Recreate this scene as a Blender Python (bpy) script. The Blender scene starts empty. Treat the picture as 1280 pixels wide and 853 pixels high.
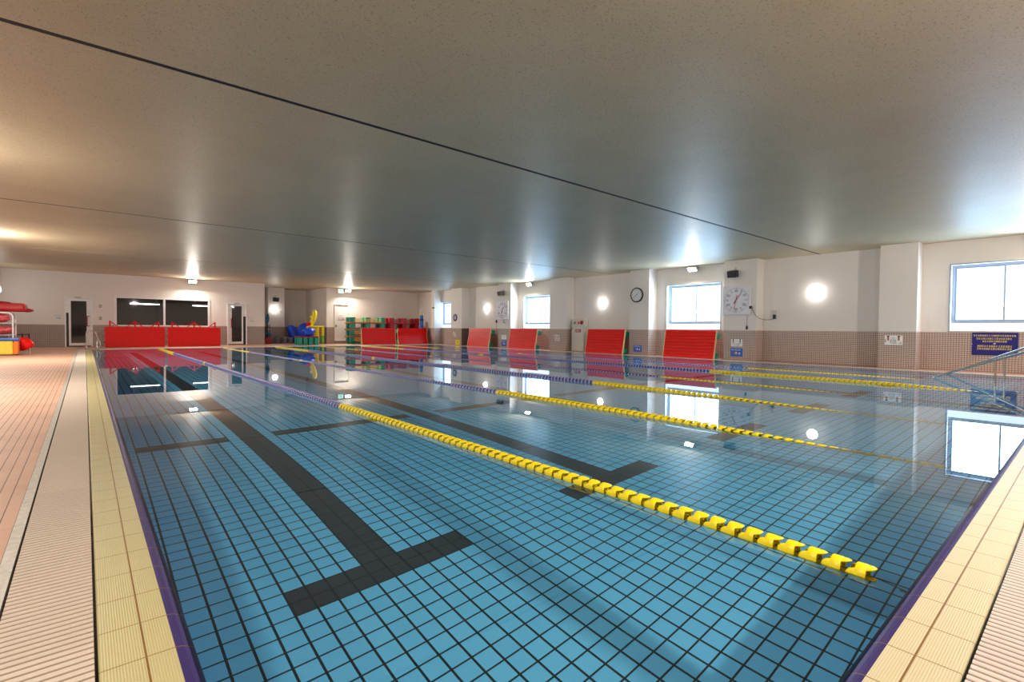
import bpy, math, random
from mathutils import Vector, Matrix, Euler
random.seed(7)
sc = bpy.context.scene
COL = sc.collection
PI = math.pi
R = math.radians

# ------------------------------------------------------------------ materials
def newmat(name):
    m = bpy.data.materials.new(name); m.use_nodes = True
    nt = m.node_tree; nt.nodes.clear()
    out = nt.nodes.new('ShaderNodeOutputMaterial')
    return m, nt, out

def srgb(r, g, b):
    f = lambda c: (c/255/12.92) if c/255 <= 0.04045 else ((c/255+0.055)/1.055)**2.4
    return (f(r), f(g), f(b), 1)

class NT:
    """small node-building helper"""
    def __init__(s, nt): s.nt = nt
    def n(s, t, **k):
        x = s.nt.nodes.new(t)
        for a, b in k.items(): setattr(x, a, b)
        return x
    def set(s, sock, v):
        if hasattr(v, 'is_linked') or isinstance(v, bpy.types.NodeSocket): s.nt.links.new(v, sock)
        else: sock.default_value = v
    def m(s, op, a, b=0.0, c=0.0):
        x = s.n('ShaderNodeMath', operation=op)
        s.set(x.inputs[0], a); s.set(x.inputs[1], b); s.set(x.inputs[2], c)
        return x.outputs[0]
    def mix(s, f, a, b):
        x = s.n('ShaderNodeMix', data_type='RGBA')
        s.set(x.inputs[0], f); s.set(x.inputs[6], a); s.set(x.inputs[7], b)
        return x.outputs[2]
    def pos(s):
        tc = s.n('ShaderNodeTexCoord'); sp = s.n('ShaderNodeSeparateXYZ')
        s.nt.links.new(tc.outputs['Object'], sp.inputs[0])
        return tc.outputs['Object'], sp.outputs
    def noise(s, vec, scale, detail=3, rough=0.55):
        x = s.n('ShaderNodeTexNoise'); s.set(x.inputs['Vector'], vec)
        x.inputs['Scale'].default_value = scale; x.inputs['Detail'].default_value = detail
        x.inputs['Roughness'].default_value = rough
        return x.outputs['Fac']
    def line(s, v, off, pitch, w):
        """1 on grout lines centred on off + k*pitch, of width w"""
        t = s.m('DIVIDE', s.m('SUBTRACT', v, off), pitch)
        d = s.m('ABSOLUTE', s.m('SUBTRACT', t, s.m('ROUND', t)))
        return s.m('LESS_THAN', d, w/pitch/2)
    def inside(s, v, a, b):
        return s.m('MULTIPLY', s.m('GREATER_THAN', v, a), s.m('LESS_THAN', v, b))
    def ramp(s, v, a, b, c, d):
        x = s.n('ShaderNodeMapRange'); s.set(x.inputs[0], v)
        for i, q in enumerate((a, b, c, d)): x.inputs[i+1].default_value = q
        return x.outputs[0]
    def bump(s, h, strength, dist):
        x = s.n('ShaderNodeBump'); x.inputs['Strength'].default_value = strength
        x.inputs['Distance'].default_value = dist; s.set(x.inputs['Height'], h)
        return x.outputs[0]
    def bsdf(s, out, col, rough=0.5, normal=None, metal=0.0, spec=0.5, coat=0.0, emis=None, estr=0.0, alpha=None):
        b = s.n('ShaderNodeBsdfPrincipled')
        s.set(b.inputs['Base Color'], col); s.set(b.inputs['Roughness'], rough)
        s.set(b.inputs['Metallic'], metal); s.set(b.inputs['Specular IOR Level'], spec)
        b.inputs['Coat Weight'].default_value = coat
        if normal is not None: s.set(b.inputs['Normal'], normal)
        if emis is not None:
            b.inputs['Emission Color'].default_value = emis; b.inputs['Emission Strength'].default_value = estr
        s.nt.links.new(b.outputs[0], out.inputs[0])
        return b

def plain(name, rgb, rough=0.5, metal=0.0, spec=0.5, var=0.06, scale=9.0, bump=0.0, coat=0.0):
    m, nt, out = newmat(name); N = NT(nt)
    c = srgb(*rgb); P, _ = N.pos()
    f = N.noise(P, scale)
    a = tuple(x*(1-var) for x in c[:3])+(1,); b = tuple(min(1, x*(1+var)) for x in c[:3])+(1,)
    nrm = N.bump(N.noise(P, scale*14, 2), bump, 0.004) if bump else None
    N.bsdf(out, N.mix(N.ramp(f, .3, .7, 0, 1), a, b), rough, nrm, metal, spec, coat)
    return m

def emit(name, rgb, s):
    m, nt, out = newmat(name)
    e = nt.nodes.new('ShaderNodeEmission'); e.inputs[0].default_value = tuple(rgb)+(1,); e.inputs[1].default_value = s
    nt.links.new(e.outputs[0], out.inputs[0]); return m

M = {}
M['white_paint'] = plain('white paint', (222, 218, 212), .55, bump=.05)
M['white_plastic'] = plain('white plastic', (225, 225, 228), .35)
M['white_frame'] = plain('white enamelled frame', (232, 232, 232), .3)
M['blue_frame'] = plain('anodised window frame', (160, 175, 195), .35, metal=.3)
M['black'] = plain('black plastic', (22, 22, 24), .45)
M['dark'] = plain('dark grey plastic', (48, 50, 54), .5)
M['steel'] = plain('brushed stainless steel', (200, 196, 188), .22, metal=1.0)
M['dull_steel'] = plain('dull metal edging', (190, 186, 180), .45, metal=.3, var=.2, scale=30)
M['red'] = plain('red foam board', (234, 14, 2), .42, spec=.3)
M['red_dark'] = plain('dark red plastic', (170, 18, 20), .45)
M['salmon'] = plain('faded red board edge', (205, 95, 75), .5)
M['cream'] = plain('cream edging', (232, 205, 150), .5)
M['green'] = plain('green plastic', (8, 150, 128), .4)
M['lime'] = plain('lime green plastic', (120, 215, 50), .45)
M['yellow'] = plain('yellow plastic', (250, 226, 6), .42, var=.03)
M['yellow_board'] = plain('yellow foam', (225, 205, 70), .5)
M['blue'] = plain('blue vinyl', (12, 78, 225), .45, bump=.2)
M['blue_sign'] = plain('blue sign', (25, 100, 205), .4)
M['teal'] = plain('teal vinyl', (20, 105, 150), .5)
M['navy_sign'] = plain('navy sign board', (18, 10, 120), .35)
M['bucket'] = plain('grey blue bucket plastic', (165, 188, 222), .45)
M['bucket_grey'] = plain('grey bucket plastic', (170, 178, 186), .45)
M['lavender'] = plain('pale lavender float plastic', (188, 184, 228), .4)
M['purple'] = plain('violet blue float plastic', (44, 38, 140), .4)
M['txt_yellow'] = plain('yellow lettering', (250, 220, 70), .5)
M['txt_white'] = plain('white lettering', (240, 240, 240), .5)
M['txt_dark'] = plain('dark lettering', (40, 42, 70), .5)
M['txt_red'] = plain('red lettering', (200, 40, 40), .5)
M['txt_green'] = plain('green lettering', (40, 140, 70), .5)
M['clock_face'] = plain('clock face', (225, 222, 235), .4)
M['hand_red'] = plain('red clock hand', (210, 50, 50), .4)
M['hand_navy'] = plain('navy clock hand', (35, 35, 100), .4)
M['orange'] = plain('orange vinyl', (235, 120, 30), .5)
M['pink'] = plain('pink patterned vinyl', (225, 90, 95), .5, var=.5, scale=25)
M['ivory'] = plain('ivory enamelled steel', (214, 208, 200), .4)
M['brown_rail'] = plain('brown rail paint', (70, 48, 36), .5)
M['skin_red'] = plain('orange red print', (205, 95, 70), .5)
M['grey_room'] = plain('grey back room wall', (130, 120, 112), .7)
M['lamp_white'] = emit('glowing opal lamp', (1.0, .95, .88), 36)
M['flood_face'] = emit('glowing floodlight face', (1.0, .93, .82), 40)
M['tube'] = emit('glowing fluorescent tube', (.95, .98, 1.0), 16)
M['exit_green'] = emit('lit exit sign panel', (.55, 1.0, .78), 2.2)
M['pane'] = emit('daylit frosted glass', (.70, .86, 1.0), 2.6)

# ceiling: stippled satin coating
m, nt, out = newmat('stippled satin ceiling coating'); N = NT(nt); P, S = N.pos()
n1 = N.noise(P, 42, 5, .7); n2 = N.noise(P, 1.1, 3)
speck = N.ramp(N.noise(P, 55, 4, .75), .575, .64, 0, 1)
col = N.mix(N.ramp(n2, .35, .65, 0, 1), srgb(202, 190, 160), srgb(208, 196, 166))
col = N.mix(N.m('MULTIPLY', speck, .6), col, srgb(95, 82, 66))
N.bsdf(out, col, .44, N.bump(n1, .33, .006), 0, .28); M['ceiling'] = m
M['joint'] = plain('dark ceiling joint', (14, 14, 38), .6)

# walls: painted above, mosaic wainscot below
def wallmat(name, tile, grout, horiz, pitch=.0537):
    m, nt, out = newmat(name); N = NT(nt); P, S = N.pos()
    g = N.m('MAXIMUM', N.line(S[2], .976, pitch, .0095), N.m('MAXIMUM', N.line(S[0], 0, pitch, .0095) if 'x' in horiz else 0.0, N.line(S[1], 0, pitch, .0095) if 'y' in horiz else 0.0))
    low = N.m('LESS_THAN', S[2], .976)
    v = N.noise(P, 3.1, 3)
    t = N.mix(g, N.mix(v, tile, tuple(c*.86 for c in tile[:3])+(1,)), grout)
    paint = N.mix(N.noise(P, .8, 2), srgb(232, 225, 220), srgb(226, 221, 217))
    col = N.mix(low, paint, t)
    h = N.m('ADD', N.m('MULTIPLY', N.m('MULTIPLY', low, g), -1.0), N.m('MULTIPLY', N.noise(P, 90, 2), .08))
    N.bsdf(out, col, N.m('SUBTRACT', .6, N.m('MULTIPLY', low, .3)), N.bump(h, .35, .002)); return m
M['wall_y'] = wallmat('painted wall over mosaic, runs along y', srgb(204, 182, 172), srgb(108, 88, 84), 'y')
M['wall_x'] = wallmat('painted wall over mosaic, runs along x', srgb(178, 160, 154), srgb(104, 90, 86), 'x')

# pool interior tiles
XT = 1.364; TPX = .1118; TPY = .1075; YT = 2.73
LANES = [XT+TPX*k for k in (0, 19, 40, 60, 80, 100, 119)]
def poolmat(name, floor):
    m, nt, out = newmat(name); N = NT(nt); P, S = N.pos()
    gx = N.line(S[0], XT, TPX, .0125); gy = N.line(S[1], YT, TPY, .0095)
    if floor: g = N.m('MAXIMUM', gx, gy)
    else: g = N.m('MAXIMUM', N.m('MAXIMUM', gx, gy), N.line(S[2], 0, TPY, .009))
    v = N.noise(P, 1.3, 2)
    wn = N.n('ShaderNodeTexWhiteNoise', noise_dimensions='3D')
    cmb = N.n('ShaderNodeCombineXYZ')
    N.set(cmb.inputs[0], N.m('FLOOR', N.m('DIVIDE', N.m('SUBTRACT', S[0], XT), TPX)))
    N.set(cmb.inputs[1], N.m('FLOOR', N.m('DIVIDE', N.m('SUBTRACT', S[1], YT), TPY)))
    nt.links.new(cmb.outputs[0], wn.inputs[0])
    base = N.mix(N.m('MULTIPLY', wn.outputs[0], .5), srgb(104, 200, 246), srgb(96, 190, 238))
    if floor:
        # lane line, T marks and cross bars of the seven lanes
        okx = N.inside(S[0], .3, 15.5)
        dx = None
        for lx in LANES:
            d = N.m('ABSOLUTE', N.m('DIVIDE', N.m('SUBTRACT', S[0], lx), TPX))            # tiles from the lane centre
            dx = d if dx is None else N.m('MINIMUM', dx, d)
        lane = N.m('MULTIPLY', N.m('LESS_THAN', dx, 1.0), N.inside(S[1], YT-TPY, 23.66))
        tb = N.m('MULTIPLY', N.m('LESS_THAN', dx, 5.0), N.m('MAXIMUM', N.inside(S[1], YT-TPY, YT+TPY), N.inside(S[1], 23.45, 23.66)))
        cb = N.m('MULTIPLY', N.m('GREATER_THAN', dx, 2.0), N.m('MAXIMUM', N.inside(S[1], YT+TPY*29, YT+TPY*31), N.inside(S[1], 20.3, 20.52)))
        cb = N.m('MULTIPLY', cb, N.m('GREATER_THAN', S[0], XT-TPX*9))
        mk = N.m('MULTIPLY', okx, N.m('MAXIMUM', lane, N.m('MAXIMUM', tb, cb)))
        base = N.mix(mk, base, N.mix(N.m('MULTIPLY', wn.outputs[0], .6), srgb(52, 62, 70), srgb(60, 70, 77)))
    col = N.mix(g, base, srgb(22, 36, 44))
    N.bsdf(out, col, .45, N.bump(N.m('MULTIPLY', g, -1.0), .3, .002)); return m
M['pool_floor'] = poolmat('blue pool floor tiles with lane marks', True)
M['pool_wall'] = poolmat('blue pool wall tiles', False)

# coping tiles. along: axis running with the pool edge
def copingmat(name, along, a0, xb, xa, tone):
    m, nt, out = newmat(name); N = NT(nt); P, S = N.pos()
    L = S[1] if along == 'y' else S[0]; C = S[0] if along == 'y' else S[1]
    g1 = N.line(L, a0, .2164, .0042); g2 = N.m('LESS_THAN', N.m('ABSOLUTE', N.m('SUBTRACT', C, xb)), .0028)
    navy = N.m('GREATER_THAN', C, xa)
    rib = N.m('SINE', N.m('MULTIPLY', C, 2*PI/.0068))
    v = N.noise(P, 5, 3)
    t = N.mix(v, tone, tuple(c*.9 for c in tone[:3])+(1,))
    t = N.mix(N.ramp(rib, -1, -.3, .22, 0), t, srgb(150, 130, 85))
    t = N.mix(navy, t, srgb(44, 24, 96))
    col = N.mix(N.m('MAXIMUM', g1, N.m('MULTIPLY', g2, N.m('SUBTRACT', 1.0, navy))), t, srgb(128, 88, 34))
    h = N.m('ADD', N.m('MULTIPLY', N.m('MAXIMUM', g1, g2), -1.0), N.m('MULTIPLY', N.m('MULTIPLY', rib, N.m('SUBTRACT', 1.0, navy)), .35))
    N.bsdf(out, col, N.m('ADD', .42, N.m('MULTIPLY', navy, .1)), N.bump(h, .5, .0018)); return m
M['coping_left'] = copingmat('ribbed cream coping tile, left', 'y', 1.747, .1257, .1952, srgb(190, 180, 130))
M['coping_near'] = copingmat('ribbed cream coping tile, near', 'x', 1.63, .3283, .3955, srgb(212, 200, 162))
M['coping_far'] = plain('pale far coping tile', (225, 215, 195), .35)

# gutter grating slats
def gratemat(name, along, tone):
    m, nt, out = newmat(name); N = NT(nt); P, S = N.pos()
    L = S[1] if along == 'y' else S[0]
    seg = N.n('ShaderNodeTexWhiteNoise', noise_dimensions='1D')
    N.set(seg.inputs[1], N.m('FLOOR', N.m('DIVIDE', L, .96)))
    c = N.mix(seg.outputs[0], tone, tuple(x*.9 for x in tone[:3])+(1,))
    c = N.mix(N.m('MULTIPLY', N.noise(P, 160, 2), .3), c, srgb(235, 225, 215))
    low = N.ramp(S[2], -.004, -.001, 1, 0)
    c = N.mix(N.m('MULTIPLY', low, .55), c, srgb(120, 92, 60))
    N.bsdf(out, c, .5, N.bump(N.noise(P, 300, 2), .12, .001)); return m
M['grate_left'] = gratemat('beige gutter grating, left', 'y', srgb(200, 184, 170))
M['grate_near'] = gratemat('beige gutter grating, near', 'x', srgb(208, 194, 186))
M['gutter_dark'] = plain('dark gutter channel', (20, 18, 14), .7)

# deck slats
m, nt, out = newmat('pink beige slatted deck matting'); N = NT(nt); P, S = N.pos()
gx = N.line(S[0], -.262, .0553, .0048); gy = N.line(S[1], 0, .0136, .0028); gj = N.line(S[1], .2, 1.02, .006)
v = N.noise(P, 2.3, 4)
c = N.mix(N.ramp(v, .3, .7, 0, 1), srgb(216, 172, 148), srgb(202, 156, 131))
c = N.mix(N.m('MULTIPLY', gy, .22), c, srgb(130, 80, 60))
c = N.mix(N.m('MULTIPLY', gj, .3), c, srgb(130, 80, 60))
c = N.mix(gx, c, srgb(78, 46, 34))
N.bsdf(out, c, .55, N.bump(N.m('MULTIPLY', N.m('MAXIMUM', gx, N.m('MULTIPLY', gy, .4)), -1.0), .5, .003)); M['deck'] = m
m, nt, out = newmat('red brown walkway'); N = NT(nt); P, S = N.pos()
c = N.mix(N.noise(P, 4, 4), srgb(190, 142, 122), srgb(172, 126, 108))
c = N.mix(N.m('MAXIMUM', N.line(S[0], 0, .1075, .005), N.line(S[1], 0, .1075, .005)), c, srgb(130, 92, 78))
N.bsdf(out, c, .45); M['walk'] = m

# water: Fresnel mix of mirror reflection and refraction
m, nt, out = newmat('clear pool water'); N = NT(nt)
tc = N.n('ShaderNodeTexCoord')
mp = N.n('ShaderNodeMapping'); nt.links.new(tc.outputs['Object'], mp.inputs[0])
g = N.n('ShaderNodeBsdfGlass'); g.inputs['Color'].default_value = (1, 1, 1, 1); g.inputs['Roughness'].default_value = 0.0; g.inputs['IOR'].default_value = 1.333
nt.links.new(g.outputs[0], out.inputs[0]); M['water'] = m

# glass seen into the back room
m, nt, out = newmat('dark window glass'); N = NT(nt)
t = N.n('ShaderNodeBsdfTransparent'); t.inputs[0].default_value = (.8, .8, .8, 1)
gl = N.n('ShaderNodeBsdfGlossy'); gl.inputs['Roughness'].default_value = .02
fr = N.n('ShaderNodeFresnel'); fr.inputs[0].default_value = 1.5
mx = N.n('ShaderNodeMixShader'); nt.links.new(fr.outputs[0], mx.inputs[0]); nt.links.new(t.outputs[0], mx.inputs[1]); nt.links.new(gl.outputs[0], mx.inputs[2])
nt.links.new(mx.outputs[0], out.inputs[0]); M['glass'] = m

# ------------------------------------------------------------------ mesh builder
class MB:
    def __init__(s): s.v = []; s.f = []; s.mi = []; s.sm = []
    def add(s, vs, fs, mi=0, smooth=False, T=None):
        o = len(s.v)
        s.v += [tuple(T @ Vector(p)) if T else tuple(p) for p in vs]
        s.f += [tuple(i+o for i in f) for f in fs]; s.mi += [mi]*len(fs); s.sm += [smooth]*len(fs)
        return s
    def box(s, x0, x1, y0, y1, z0, z1, mi=0, T=None, bev=0.0):
        x0, x1 = min(x0, x1), max(x0, x1); y0, y1 = min(y0, y1), max(y0, y1); z0, z1 = min(z0, z1), max(z0, z1)
        if bev <= 0:
            vs = [(x, y, z) for z in (z0, z1) for y in (y0, y1) for x in (x0, x1)]
            fs = [(0, 2, 3, 1), (4, 5, 7, 6), (0, 1, 5, 4), (2, 6, 7, 3), (0, 4, 6, 2), (1, 3, 7, 5)]
            return s.add(vs, fs, mi, False, T)
        import bmesh
        bm = bmesh.new(); bmesh.ops.create_cube(bm, size=1)
        for v in bm.verts: v.co = ((x0+x1)/2+v.co.x*(x1-x0), (y0+y1)/2+v.co.y*(y1-y0), (z0+z1)/2+v.co.z*(z1-z0))
        b = min(bev, (x1-x0)*.49, (y1-y0)*.49, (z1-z0)*.49)
        bmesh.ops.bevel(bm, geom=bm.edges[:], offset=b, segments=2, affect='EDGES', profile=.5)
        bm.verts.index_update()
        s.add([v.co.copy() for v in bm.verts], [[v.index for v in f.verts] for f in bm.faces], mi, False, T); bm.free()
        return s
    def tube(s, pts, r, n=10, mi=0, T=None, cap=True):
        pts = [Vector(p) for p in pts]; rings = []
        rr = r if isinstance(r, (list, tuple)) else [r]*len(pts)
        up = None
        for i, p in enumerate(pts):
            d = (pts[min(i+1, len(pts)-1)]-pts[max(i-1, 0)]).normalized()
            if up is None: up = d.orthogonal().normalized()
            up = (up-d*up.dot(d)).normalized(); w = d.cross(up)
            rings.append([p+(up*math.cos(2*PI*k/n)+w*math.sin(2*PI*k/n))*rr[i] for k in range(n)])
        vs = [q for ring in rings for q in ring]; fs = []
        for i in range(len(pts)-1):
            for k in range(n): fs.append((i*n+k, i*n+(k+1) % n, (i+1)*n+(k+1) % n, (i+1)*n+k))
        s.add(vs, fs, mi, True, T)
        if cap:
            s.add(rings[0], [tuple(range(n))[::-1]], mi, False, T); s.add(rings[-1], [tuple(range(n))], mi, False, T)
        return s
    def lathe(s, prof, n=24, mi=0, T=None, a0=0, a1=2*PI):
        full = abs(a1-a0-2*PI) < 1e-6; k = n if full else n+1
        vs = [(r*math.cos(a0+(a1-a0)*j/n), r*math.sin(a0+(a1-a0)*j/n), z) for r, z in prof for j in range(k)]
        fs = []
        for i in range(len(prof)-1):
            for j in range(n): fs.append((i*k+j, i*k+(j+1) % k, (i+1)*k+(j+1) % k, (i+1)*k+j))
        return s.add(vs, fs, mi, True, T)
    def blob(s, c, rad, n=16, mi=0, T=None, lump=0.0, seed=0):
        rnd = random.Random(seed); ph = [rnd.uniform(0, 6.28) for _ in range(6)]
        vs = []; fs = []; m_ = n//2
        for i in range(m_+1):
            t = PI*i/m_
            for j in range(n):
                a = 2*PI*j/n
                k = 1+lump*(math.sin(3*a+ph[0]+2*t)+.7*math.sin(5*t+ph[1]+a*2)+.5*math.sin(4*a+ph[2]-5*t))
                vs.append((c[0]+rad[0]*k*math.sin(t)*math.cos(a), c[1]+rad[1]*k*math.sin(t)*math.sin(a), c[2]+rad[2]*k*math.cos(t)))
        for i in range(m_):
            for j in range(n): fs.append((i*n+j, (i+1)*n+j, (i+1)*n+(j+1) % n, i*n+(j+1) % n))
        return s.add(vs, fs, mi, True, T)
    def prism(s, poly, z0, z1, mi=0, T=None):
        n = len(poly); vs = [(x, y, z0) for x, y in poly]+[(x, y, z1) for x, y in poly]
        fs = [tuple(range(n))[::-1], tuple(range(n, 2*n))]+[(i, (i+1) % n, n+(i+1) % n, n+i) for i in range(n)]
        return s.add(vs, fs, mi, False, T)
    def build(s, name, mats, parent=None, loc=None, rot=None):
        me = bpy.data.meshes.new(name); me.from_pydata(s.v, [], s.f)
        if not isinstance(mats, (list, tuple)): mats = [mats]
        for m_ in mats: me.materials.append(M[m_] if isinstance(m_, str) else m_)
        me.polygons.foreach_set('material_index', s.mi); me.polygons.foreach_set('use_smooth', s.sm); me.update()
        o = bpy.data.objects.new(name, me); COL.objects.link(o)
        if parent: o.parent = parent
        if loc: o.location = loc
        if rot: o.rotation_euler = rot
        return o

def tag(o, label=None, cat=None, group=None, kind=None):
    if label: o['label'] = label
    if cat: o['category'] = cat
    if group: o['group'] = group
    if kind: o['kind'] = kind
    return o
def empty(name, loc, label, cat, rot=(0, 0, 0), group=None):
    o = bpy.data.objects.new(name, None); COL.objects.link(o); o.location = loc; o.rotation_euler = rot
    o.empty_display_size = .1
    return tag(o, label, cat, group)
def struct(name, mb, mats, parent=None): return tag(mb.build(name, mats, parent), kind='structure')
def copy_tree(o, parent=None):
    c = o.copy(); COL.objects.link(c)
    if parent: c.parent = parent
    for ch in list(o.children): copy_tree(ch, c)
    return c
def Tm(loc=(0, 0, 0), rot=(0, 0, 0)): return Matrix.Translation(loc) @ Euler(rot).to_matrix().to_4x4()

# ------------------------------------------------------------------ room constants
CZ = 3.297                       # ceiling height above the water
FX, RX = 16.4, 16.92             # fronts of the columns and the recessed right wall
FARY = 29.4
LX = -2.65                       # left wall
NY = -3.15                        # wall behind the photographer
PX0, PX1, PY0, PY1 = .195, 15.88, .3955, 25.9
WZ = -.012; DEP = -1.1

# ---- shell
def wall_holes(u0, u1, z0, z1, holes, put):
    us = sorted(set([u0, u1]+[h[0] for h in holes]+[h[1] for h in holes]))
    zs = sorted(set([z0, z1]+[h[2] for h in holes]+[h[3] for h in holes]))
    for a, b in zip(us, us[1:]):
        run = None
        for c, d in zip(zs, zs[1:]):
            if any(h[0] <= a+1e-6 and h[1] >= b-1e-6 and h[2] <= c+1e-6 and h[3] >= d-1e-6 for h in holes):
                if run: put(a, b, run[0], run[1]); run = None
            else: run = (run[0] if run else c, d)
        if run: put(a, b, *run)

WIN = [(.62, 2.50, 1.0, 2.69), (8.62, 10.75, 1.0, 2.655), (17.0, 18.97, 1.0, 2.60), (24.95, 26.655, 1.0, 2.575)]
mb = MB()
wall_holes(NY, FARY+.2, -.02, CZ, WIN, lambda a, b, c, d: mb.box(RX, RX+.35, a, b, c, d))
struct('wall_right', mb, 'wall_y')
cols = [(-.95, -.12), (3.08, 3.895), (7.16, 8.237), (11.19, 12.082), (15.5, 16.549), (19.36, 20.364), (23.68, 24.797), (26.64, 26.98)]
for i, (a, b) in enumerate(cols):
    MB_ = MB().box(FX, RX, a, b, -.02, CZ)
    struct('wall_right_column_%d' % i, MB_, 'wall_y')
# far wall, left block with two doors and a window
DOORS = [(-.677, .262, -.01, 2.205), (5.62, 6.545, -.01, 2.185)]
FW = (1.045, 4.83, .95, 2.285)
mb = MB()
wall_holes(LX, 7.42, -.02, CZ, [DOORS[0], DOORS[1], FW], lambda a, b, c, d: mb.box(a, b, FARY, FARY+.15, c, d))
struct('wall_far', mb, 'wall_x')
# alcove
struct('wall_alcove_left', MB().box(7.27, 7.42, FARY+.15, 33.2, -.02, CZ), 'wall_y')
struct('wall_alcove_back', MB().box(7.42, 10.9, 33.1, 33.25, -.02, CZ), 'wall_x')
struct('wall_alcove_right', MB().box(10.79, 10.94, 29.6, 33.1, -.02, CZ), 'wall_y')
struct('wall_alcove_pillar', MB().box(8.22, 9.13, 31.8, 32.4, -.02, CZ), 'wall_x')
DR = (11.25, 12.13, .17, 2.355)
mb = MB(); wall_holes(10.79, 17.1, -.02, CZ, [DR], lambda a, b, c, d: mb.box(a, b, 29.45, 29.6, c, d))
struct('wall_far_right', mb, 'wall_x')
struct('wall_left', MB().box(LX-.15, LX, NY, FARY+.15, -.02, CZ), 'wall_y')
struct('wall_near', MB().box(LX-.15, RX+.35, NY-.15, NY, -.02, CZ), 'wall_x')
# ceiling panels with dark joints between
J = [-2.22, 5.54, 13.31, 21.07]
for i, (a, b) in enumerate(zip([NY-.15]+J, J+[33.3])):
    struct('ceiling' if i == 0 else 'ceiling_%d' % i, MB().box(LX-.15, RX+.35, a+.036, b-.036, CZ, CZ+.12), 'ceiling')
for i, y in enumerate(J):
    struct('trim_ceiling_joint_%d' % i, MB().box(LX-.15, RX+.35, y-.045, y+.045, CZ+.004, CZ+.14), 'joint')
# floors
struct('floor_deck', MB().box(LX-.1, -.262, NY, FARY+.2, -.15, 0), 'deck')
struct('trim_deck_edge', MB().box(-.262, -.222, NY, 26.6, -.15, .002), 'dull_steel')
struct('floor_far', MB().box(-.262, RX+.1, 26.28, 29.62, -.15, -.002), 'walk')
struct('floor_alcove', MB().box(7.3, 10.9, 29.62, 33.2, -.15, -.002), 'walk')
struct('floor_right', MB().box(16.03, RX+.1, .0, 26.28, -.15, -.002), 'walk')
struct('floor_near', MB().box(-.222, RX+.1, NY, -.06, -.15, -.001), 'deck')
# pool basin
mb = MB().box(PX0-.02, PX1+.02, PY0-.02, PY1+.02, DEP-.1, DEP)
pool_floor = struct('floor_pool', mb, 'pool_floor')
mb = MB()
mb.box(PX0-.17, PX0+.025, PY0-.2, PY1+.2, DEP-.1, -.045); mb.box(PX1, PX1+.15, PY0-.2, PY1+.2, DEP-.1, -.01)
mb.box(PX0, PX1, PY0-.17, PY0+.025, DEP-.1, -.045); mb.box(PX0, PX1, PY1, PY1+.15, DEP-.1, -.01)
pool_wall = struct('wall_pool', mb, 'pool_wall')
# water
mb = MB().add([(-.17, -.03, WZ), (PX1+.14, -.03, WZ), (PX1+.14, PY1+.14, WZ), (-.17, PY1+.14, WZ)], [(0, 1, 2, 3)], 0, True)
water = tag(mb.build('pool_water', 'water'), 'clear still pool water mirroring the walls, windows and lamps', 'water', kind='stuff')
# coping profiles (cross-section c, z) swept along the edge
def sweep(prof, along, a0, a1, mi=0):
    mb = MB(); n = len(prof); vs = []
    for L in (a0, a1):
        for c, z in prof: vs.append((c, L, z) if along == 'y' else (L, c, z))
    mb.add(vs, [(i, i+1, n+i+1, n+i) for i in range(n-1)], mi, False); return mb
def bull(xo, xa):
    p = [(xo, -.12), (xo, -.004), (xo+.004, 0), (xa, 0)]
    for k in range(1, 8):
        a = k/7*PI/2; p.append((xa+.05*math.sin(a), -.045*(1-math.cos(a))))
    return p+[(xa+.05, -.2)]
struct('trim_coping_left', sweep(bull(.0203, .1952), 'y', .20, 26.05), 'coping_left')
struct('trim_coping_near', sweep(bull(.2239, .3955), 'x', .02, 16.03), 'coping_near')
struct('trim_coping_right', MB().box(PX1, 16.03, .2, 26.05, -.1, .0), 'coping_far')
struct('trim_coping_far', MB().box(.1952, 16.03, PY1, 26.05, -.1, .001), 'coping_far')
struct('floor_gutter', MB().box(-.23, .03, -.1, 26.4, -.16, -.1).box(.0, 16.05, -.1, .23, -.16, -.1).box(.0, 16.05, 26.05, 26.3, -.16, -.1), 'gutter_dark')
# gratings: rows of slats with a rounded groove between
def grating(along, c0, c1, a0, a1, pitch=.0328):
    mb = MB(); n = int((a1-a0)/pitch); prof = []
    for k in range(n):
        L = a0+k*pitch
        prof += [(L, -.010), (L+.003, -.0095), (L+.005, -.0025), (L+.010, 0), (L+pitch-.009, 0), (L+pitch-.003, -.003)]
    vs = []
    for L, z in prof:
        for c in (c0, c1): vs.append((c, L, z) if along == 'y' else (L, c, z))
    fs = [(2*i, 2*i+1, 2*i+3, 2*i+2) for i in range(len(prof)-1)]
    mb.add(vs, fs)
    for c in (c0, c1):
        q = [((c, a, z) if along == 'y' else (a, c, z)) for a, z in ((a0, -.012), (a1, -.012), (a1, -.08), (a0, -.08))]
        mb.add(q, [(0, 1, 2, 3)])
    return mb
struct('trim_grating_left', grating('y', -.2141, .012, .2, 26.2), 'grate_left')
struct('trim_grating_near', grating('x', -.05, .2155, .03, 16.03), 'grate_near')
struct('trim_grating_far', grating('x', 26.06, 26.27, .03, 16.03), 'grate_near')

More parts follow.
